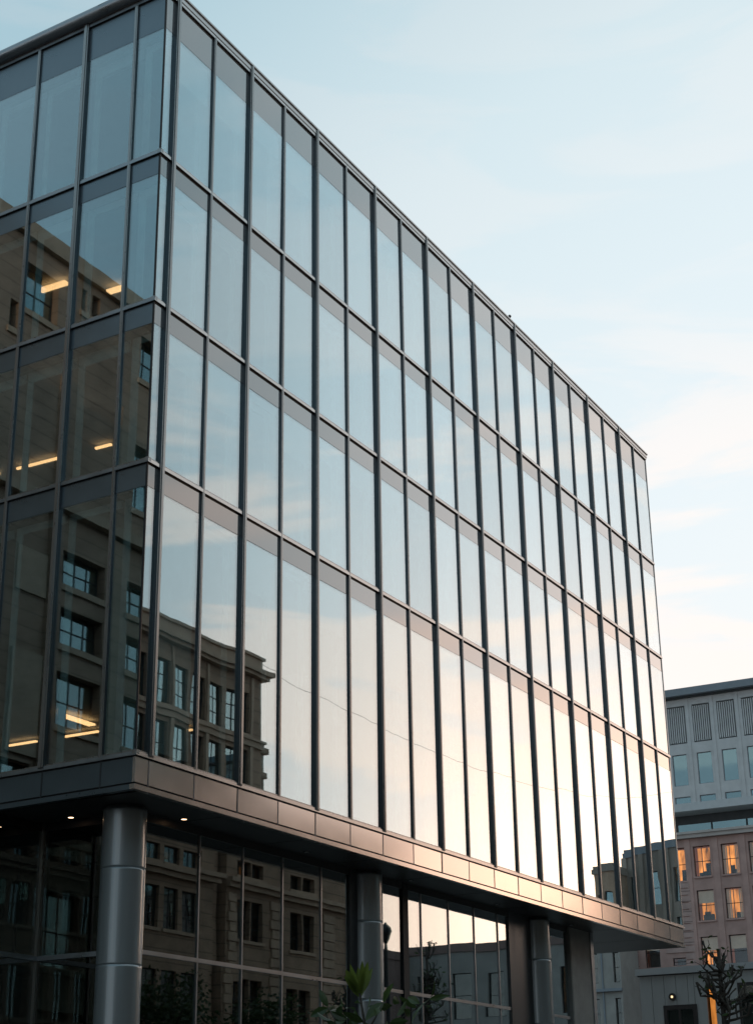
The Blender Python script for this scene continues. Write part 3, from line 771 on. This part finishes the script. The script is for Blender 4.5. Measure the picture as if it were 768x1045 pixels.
def leafy_tree(loc, h, crown, label):
    t = thing('street_tree', label, 'tree', loc, 0, 'leafy street trees across the road')
    tr = MB(); limbs = []
    tr.tube([(0,0,0), (.05,0,h*.25), (0,.08,h*.5), (.1,0,h*.8)], [.2, .16, .11, .04], 10)
    for i in range(11):
        a = random.uniform(0, 6.28); z0_ = h*random.uniform(.28, .62); r_ = crown*random.uniform(.5, .95)
        e = Vector((math.cos(a)*r_, math.sin(a)*r_, z0_+h*random.uniform(.12, .34)))
        tr.tube([(0, 0, z0_), tuple(Vector((0,0,z0_)).lerp(e, .5)+Vector((0,0,.2))), tuple(e)], [.07, .05, .015], 6); limbs.append(e)
    tr.build('trunk', M['bark'], t)
    cr = MB()
    limbs += [Vector((random.gauss(0,.3)*crown, random.gauss(0,.3)*crown, h*random.uniform(.6,.97))) for _ in range(12)]
    for e in limbs:
        for _ in range(120):
            p = e + Vector((random.gauss(0,.36), random.gauss(0,.36), random.gauss(0,.28)))*crown*.62
            dv = Vector((random.gauss(0,1), random.gauss(0,1), random.gauss(-.2,.6)))
            leaf(cr, p, dv, random.uniform(.16, .3), random.uniform(.09, .16))
    cr.build('crown', M['leaf_tree'], t)
leafy_tree((38, -24, 0), 10.0, 2.6, 'leafy tree on the far pavement, nearer of the two mirrored behind the corner column')
leafy_tree((45.5, -23.6, 0), 8.6, 2.3, 'leafy tree on the far pavement, farther of the two, before the lower stone block')

def pollard(loc, h, name_label, leaves=60, seed=3, grp=None):
    rnd = random.Random(seed)
    t = thing('pruned_tree', name_label, 'tree', loc, 0, grp)
    tr = MB()
    tr.tube([(0,0,0), (.03,.02,h*.3), (-.03,0,h*.6), (.02,.02,h*.85), (0,0,h)], [.11, .095, .075, .06, .045], 10)
    tips = [Vector((0,0,h))]
    for i in range(30):
        z0_ = h*rnd.uniform(.66, .97); a = rnd.uniform(0, 6.28); r_ = rnd.uniform(.3, .98)*(1.15-(z0_/h-.66)*1.9)
        p0 = Vector((0,0,z0_)); d = Vector((math.cos(a), math.sin(a), 0))
        p1 = p0+d*r_*.45+Vector((0,0,rnd.uniform(-.05,.12))); p2 = p0+d*r_*.85+Vector((0,0,rnd.uniform(.05,.3))); p3 = p2+Vector((rnd.gauss(0,.08), rnd.gauss(0,.08), rnd.uniform(.1,.38)))
        tr.tube([p0, p1, p2, p3], [.04, .032, .026, .035], 7)
        for _ in range(2):
            e_ = p2+Vector((rnd.gauss(0,.16), rnd.gauss(0,.16), rnd.uniform(.05,.35))); tr.tube([p2, p2.lerp(e_, .5)+Vector((rnd.gauss(0,.03), rnd.gauss(0,.03), 0)), e_], [.014, .011, .006], 5); tips.append(e_)
        tips += [p3, p2]
        if rnd.random() < .6:
            q1 = p1+Vector((rnd.gauss(0,.15), rnd.gauss(0,.15), .25)); tr.tube([p1, q1, q1+Vector((rnd.gauss(0,.12), rnd.gauss(0,.12), .1))], [.026, .02, .026], 6); tips.append(q1)
    tr.build('trunk', M['bark'], t)
    cr = MB()
    for _ in range(leaves):
        e = rnd.choice(tips); dv = Vector((rnd.gauss(0,1), rnd.gauss(0,1), rnd.gauss(0,.6)))
        leaf(cr, e+Vector((rnd.gauss(0,.03), rnd.gauss(0,.03), rnd.gauss(0,.03))), dv, rnd.uniform(.1,.2), .07)
    cr.build('crown', M['leaf_dark'], t)
    return t
pollard((19.75, -4.4, 0), 6.45, 'dark pruned tree with knobbly stubs in front of the grey pavilion, lower right', 70, 5)
pollard((36.6, -10.5, 0), 9.2, 'slim pruned tree mirrored against the sky in the ground-floor glazing', 150, 9)

# young magnolia, lower centre of the picture
PL = thing('magnolia_plant', 'young magnolia with large glossy green leaves in the foreground, bottom centre', 'plant', (-12.0, -11.4, 0))
rt = Vector((.489, -.872, 0)); dp = Vector((.872, .489, 0))
def P(px, py, dd=0): return rt*((px-370)*.0079) + dp*dd + Vector((0, 0, 2.82-(py-1000)*.0085))
st = MB()
def stem(pts, r0, r1):
    n = len(pts); st.tube(pts, [r0+(r1-r0)*i/(n-1) for i in range(n)], 7)
stem([Vector((0,0,0)), P(374, 1180), P(377, 1080), P(374, 1040), P(369, 1010)], .03, .008)
stem([P(377, 1060), P(395, 1042, .1), P(412, 1030, .1), P(438, 1015, .12)], .012, .004)
stem([P(377, 1075), P(355, 1050, -.1), P(338, 1022, -.05)], .012, .004)
stem([P(375, 1045), P(384, 1032, -.05), P(392, 1018, -.05)], .008, .003)
stem([P(377, 1120), P(345, 1085, .15), P(325, 1060, .2)], .014, .005)
stem([P(377, 1110), P(410, 1080, .1), P(440, 1052, -.2)], .014, .005)
st.build('stem', M['bark'], PL)
lv = MB(); ld = MB()
toC = Vector((-.87, -.45, .2))
# upright tuft at the top, the light on it put into a brighter leaf colour
for (x0_, y0_, x1_, y1_, w_) in ((368,1013,356,990,.07), (369,1013,362,985,.06), (370,1013,370,983,.065), (371,1012,377,984,.06), (370,1012,381,989,.05), (368,1011,353,996,.045), (369,1013,367,988,.06)):
    a, b_ = P(x0_, y0_, random.uniform(-.04,.04)), P(x1_, y1_, random.uniform(-.1,.1))
    leaf(lv, a, b_-a, (b_-a).length*1.05, w_, 0, -.1, toC+Vector((random.gauss(0,.3), random.gauss(0,.3), 0)))
for (x0_, y0_, x1_, y1_, w_) in ((392,1018,376,1030,.085), (392,1018,398,1004,.06), (438,1015,416,1030,.06), (438,1015,444,1003,.045), (437,1016,452,1014,.045), (425,1022,410,1016,.05), (412,1030,398,1040,.06),
        (338,1022,322,1028,.07), (338,1022,330,1008,.055), (340,1025,352,1020,.06), (350,1045,334,1040,.07), (372,1035,358,1030,.06), (377,1050,396,1056,.08), (377,1050,360,1058,.08)):
    a, b_ = P(x0_, y0_, random.uniform(-.12,.12)), P(x1_, y1_, random.uniform(-.2,.2))
    leaf(ld, a, b_-a, (b_-a).length*1.1, w_, 0, .2, toC+Vector((random.gauss(0,.5), random.gauss(0,.5), random.gauss(0,.3))))
for _ in range(90):
    px = random.gauss(382, 34); py = random.uniform(1040, 1200)
    a = P(px, py, random.gauss(0, .25)); dv = Vector((random.gauss(0,1), random.gauss(0,1), random.gauss(.2,.5)))
    leaf(ld, a, dv, random.uniform(.13,.22), random.uniform(.06,.09), 0, .25)
for _ in range(46):
    px = random.choice((random.gauss(350, 13), random.gauss(395, 22))); py = random.uniform(1020, 1050)
    leaf(ld, P(px, py, random.gauss(0, .15)), Vector((random.gauss(0,1), random.gauss(0,1), random.gauss(.2,.5))), random.uniform(.08,.15), .06, 0, .25)
lv.build('lit_leaves', M['leaf_big'], PL); ld.build('foliage', M['leaf_dark'], PL)

# street lamp mirrored beside the middle column
SL = thing('street_lamp', 'dark street lamp with a bulky head, mirrored beside the middle column', 'street lamp', (29.4, -8.4, 0))
m = MB(); m.lathe(0, 0, [(.16, .13), (.14, .5), (.09, .6), (.07, 8.3), (.05, 8.5)], 16); m.build('post', M['lamp_metal'], SL)
m = MB(); m.lathe(0, 0, [(.06, 8.5), (.15, 8.66), (.24, 8.95), (.20, 9.08), (.08, 9.18), (.03, 9.25)], 8); m.build('lamp_head', M['lamp_metal'], SL)
m = MB(); m.box(-.05, .05, -1.2, 0.0, 7.9, 8.0); m.box(-.05, .05, -1.2, -1.1, 7.5, 7.9); m.build('bracket', M['lamp_metal'], SL)

# overhead cable from the stone building down the street
m = MB(); m.tube([(x, -26.1, 24.2+.0024*(x-62)**2) for x in range(44, 119, 2)], .011, 5)
tag(m.build('overhead_cable', M['lamp_metal']), 'thin overhead cable running from the stone cornice down the street, mirrored in the glass', 'cable')
m = MB(); m.lathe(118, -26.1, [(.3, 0), (.16, 31.9)], 12); tag(m.build('cable_mast', M['lamp_metal']), 'tall slim mast holding the far end of the overhead cable', 'mast')

# ------------------------------------------------------------------ sky
W = bpy.data.worlds.new('World'); SC.world = W; W.use_nodes = True
nt = W.node_tree; nt.nodes.clear()
out = nt.nodes.new('ShaderNodeOutputWorld'); bg = nt.nodes.new('ShaderNodeBackground')
tc = N(nt, 'ShaderNodeTexCoord'); D = tc.outputs['Generated']
SUN_AZ, SUN_EL = math.radians(-19), math.radians(4)
def dirv(az, el): return (math.cos(math.radians(el))*math.cos(math.radians(az)), math.cos(math.radians(el))*math.sin(math.radians(az)), math.sin(math.radians(el)))
nrm = N(nt, 'ShaderNodeVectorMath', operation='NORMALIZE'); nt.links.new(D, nrm.inputs[0]); D = nrm.outputs[0]
def dot(v):
    n = N(nt, 'ShaderNodeVectorMath', operation='DOT_PRODUCT'); nt.links.new(D, n.inputs[0]); n.inputs[1].default_value = v; return n.outputs['Value']
def ramp(src, stops, lo, hi):
    mr = N(nt, 'ShaderNodeMapRange'); mr.inputs[1].default_value = lo; mr.inputs[2].default_value = hi; nt.links.new(src, mr.inputs[0])
    r_ = N(nt, 'ShaderNodeValToRGB'); cr = r_.color_ramp
    full = lambda c: (*c, 1) if len(c) == 3 else (c[0],)*3+(1,)
    q = [((p-lo)/(hi-lo), full(c)) for p, c in stops]
    cr.elements[0].position, cr.elements[0].color = q[0]; cr.elements[1].position, cr.elements[1].color = q[-1]
    for p, c in q[1:-1]: cr.elements.new(p).color = c
    nt.links.new(mr.outputs[0], r_.inputs[0]); return r_.outputs['Color']
base = ramp(dot(dirv(3, 0)), [(-1, (.42, .50, .54)), (-.7, (.21, .38, .48)), (-.3, (.36, .50, .58)), (.1, (.50, .60, .65)), (.45, (.37, .52, .60)), (.62, (.36, .53, .61)), (.77, (.62, .74, .79)), (.9, (.76, .84, .88)), (.97, (.86, .89, .90)), (1, (.95, .93, .90))], -1, 1)
# twilight air near the horizon
sepz = N(nt, 'ShaderNodeSeparateXYZ'); nt.links.new(D, sepz.inputs[0]); Z = sepz.outputs['Z']
hz = ramp(Z, [(-1, (1,)), (0, (1,)), (.1, (.55,)), (.25, (.12,)), (.45, (.0,)), (1, (.0,))], -1, 1)
mix1 = N(nt, 'ShaderNodeMix', data_type='RGBA'); nt.links.new(hz, mix1.inputs[0]); nt.links.new(base, mix1.inputs[6]); 
hcol = ramp(dot(dirv(-15, 0)), [(-1, (.82, .84, .84)), (.2, (.75, .77, .77)), (.75, (.88, .85, .82)), (1, (1.0, .90, .80))], -1, 1)
nt.links.new(hcol, mix1.inputs[7])
cur = mix1.outputs[2]
# soft flat cloud bands
mp = N(nt, 'ShaderNodeMapping'); mp.inputs['Scale'].default_value = (2.0, 2.0, 8.5); mp.inputs['Location'].default_value = (.35, 1.2, .4); nt.links.new(D, mp.inputs['Vector'])
cn = N(nt, 'ShaderNodeTexNoise', Scale=2.1, Detail=8.0, Roughness=.55, Distortion=.5); nt.links.new(mp.outputs[0], cn.inputs['Vector'])
cm = N(nt, 'ShaderNodeMapRange', interpolation_type='SMOOTHSTEP'); cm.inputs[1].default_value = .46; cm.inputs[2].default_value = .57; nt.links.new(cn.outputs['Fac'], cm.inputs[0])
band = ramp(Z, [(-1, (0,)), (.02, (.3,)), (.15, (.9,)), (.37, (.75,)), (.47, (.2,)), (.7, (.12,)), (1, (.05,))], -1, 1)
mul = N(nt, 'ShaderNodeMath', operation='MULTIPLY'); nt.links.new(cm.outputs[0], mul.inputs[0]); nt.links.new(band, mul.inputs[1])
ccol = ramp(dot(dirv(-15, 0)), [(-1, (.28, .38, .46)), (.3, (.52, .56, .60)), (.75, (.96, .88, .84)), (1, (1.0, .90, .82))], -1, 1)
mix2 = N(nt, 'ShaderNodeMix', data_type='RGBA'); nt.links.new(mul.outputs[0], mix2.inputs[0]); nt.links.new(cur, mix2.inputs[6]); nt.links.new(ccol, mix2.inputs[7])
cur = mix2.outputs[2]
# sunset glow
def glow(cur, v, power, col):
    mx = N(nt, 'ShaderNodeMath', operation='MAXIMUM'); mx.inputs[1].default_value = 0; nt.links.new(dot(v), mx.inputs[0])
    pw = N(nt, 'ShaderNodeMath', operation='POWER'); pw.inputs[1].default_value = power; nt.links.new(mx.outputs[0], pw.inputs[0])
    sc = N(nt, 'ShaderNodeVectorMath', operation='SCALE'); sc.inputs[0].default_value = col; nt.links.new(pw.outputs[0], sc.inputs['Scale'])
    ad = N(nt, 'ShaderNodeVectorMath', operation='ADD'); nt.links.new(cur, ad.inputs[0]); nt.links.new(sc.outputs[0], ad.inputs[1]); return ad.outputs[0]
cur = glow(cur, dirv(-21, 6), 40, (.68, .36, .20))
cur = glow(cur, dirv(-21, 6), 170, (1.4, .78, .42))
# physical sky as part of the mix
sky = N(nt, 'ShaderNodeTexSky', sky_type='NISHITA'); sky.sun_disc = False; sky.sun_elevation = SUN_EL; sky.sun_rotation = math.pi/2-SUN_AZ
s1 = N(nt, 'ShaderNodeVectorMath', operation='SCALE'); s1.inputs['Scale'].default_value = .0012; nt.links.new(sky.outputs[0], s1.inputs[0])
ad = N(nt, 'ShaderNodeVectorMath', operation='ADD'); nt.links.new(cur, ad.inputs[0]); nt.links.new(s1.outputs[0], ad.inputs[1])
nt.links.new(ad.outputs[0], bg.inputs['Color']); bg.inputs['Strength'].default_value = 1.0
nt.links.new(bg.outputs[0], out.inputs['Surface'])

su = bpy.data.lights.new('Sun', 'SUN'); su.energy = .8; su.angle = math.radians(.6); su.color = (1, .62, .36)
so_ = bpy.data.objects.new('sun', su); COL.objects.link(so_)
dv = Vector((math.cos(SUN_EL)*math.cos(SUN_AZ), math.cos(SUN_EL)*math.sin(SUN_AZ), math.sin(SUN_EL)))
so_.rotation_euler = dv.to_track_quat('Z', 'Y').to_euler(); so_.location = (60, -60, 60)

# ------------------------------------------------------------------ camera
yaw, pitch, roll, f = .4992, .3751, -.0148, 1654.9
fw_ = Vector((math.cos(yaw)*math.cos(pitch), math.sin(yaw)*math.cos(pitch), math.sin(pitch)))
r0 = Vector((math.sin(yaw), -math.cos(yaw), 0)); u0_ = r0.cross(fw_)
r2 = r0*math.cos(roll)+u0_*math.sin(roll); u2 = -r0*math.sin(roll)+u0_*math.cos(roll)
cam = bpy.data.cameras.new('camera'); co = bpy.data.objects.new('camera', cam); COL.objects.link(co)
mw = Matrix.Identity(4)
for i in range(3): mw[i][0], mw[i][1], mw[i][2] = r2[i], u2[i], -fw_[i]
mw[0][3], mw[1][3], mw[2][3] = -23.3793, -17.8063, 1.6
co.matrix_world = mw
cam.sensor_fit = 'VERTICAL'; cam.sensor_height = 24; cam.lens = f/1045*24
cam.clip_start = .1; cam.clip_end = 2000
SC.camera = co
SC.view_settings.view_transform = 'Standard'; SC.view_settings.look = 'None'; SC.view_settings.exposure = .14; SC.view_settings.gamma = 1
try:
    SC.cycles.use_denoising = True
    SC.cycles.max_bounces = 10; SC.cycles.transparent_max_bounces = 16; SC.cycles.glossy_bounces = 5; SC.cycles.diffuse_bounces = 3
    SC.cycles.caustics_reflective = False; SC.cycles.caustics_refractive = False
except Exception: pass
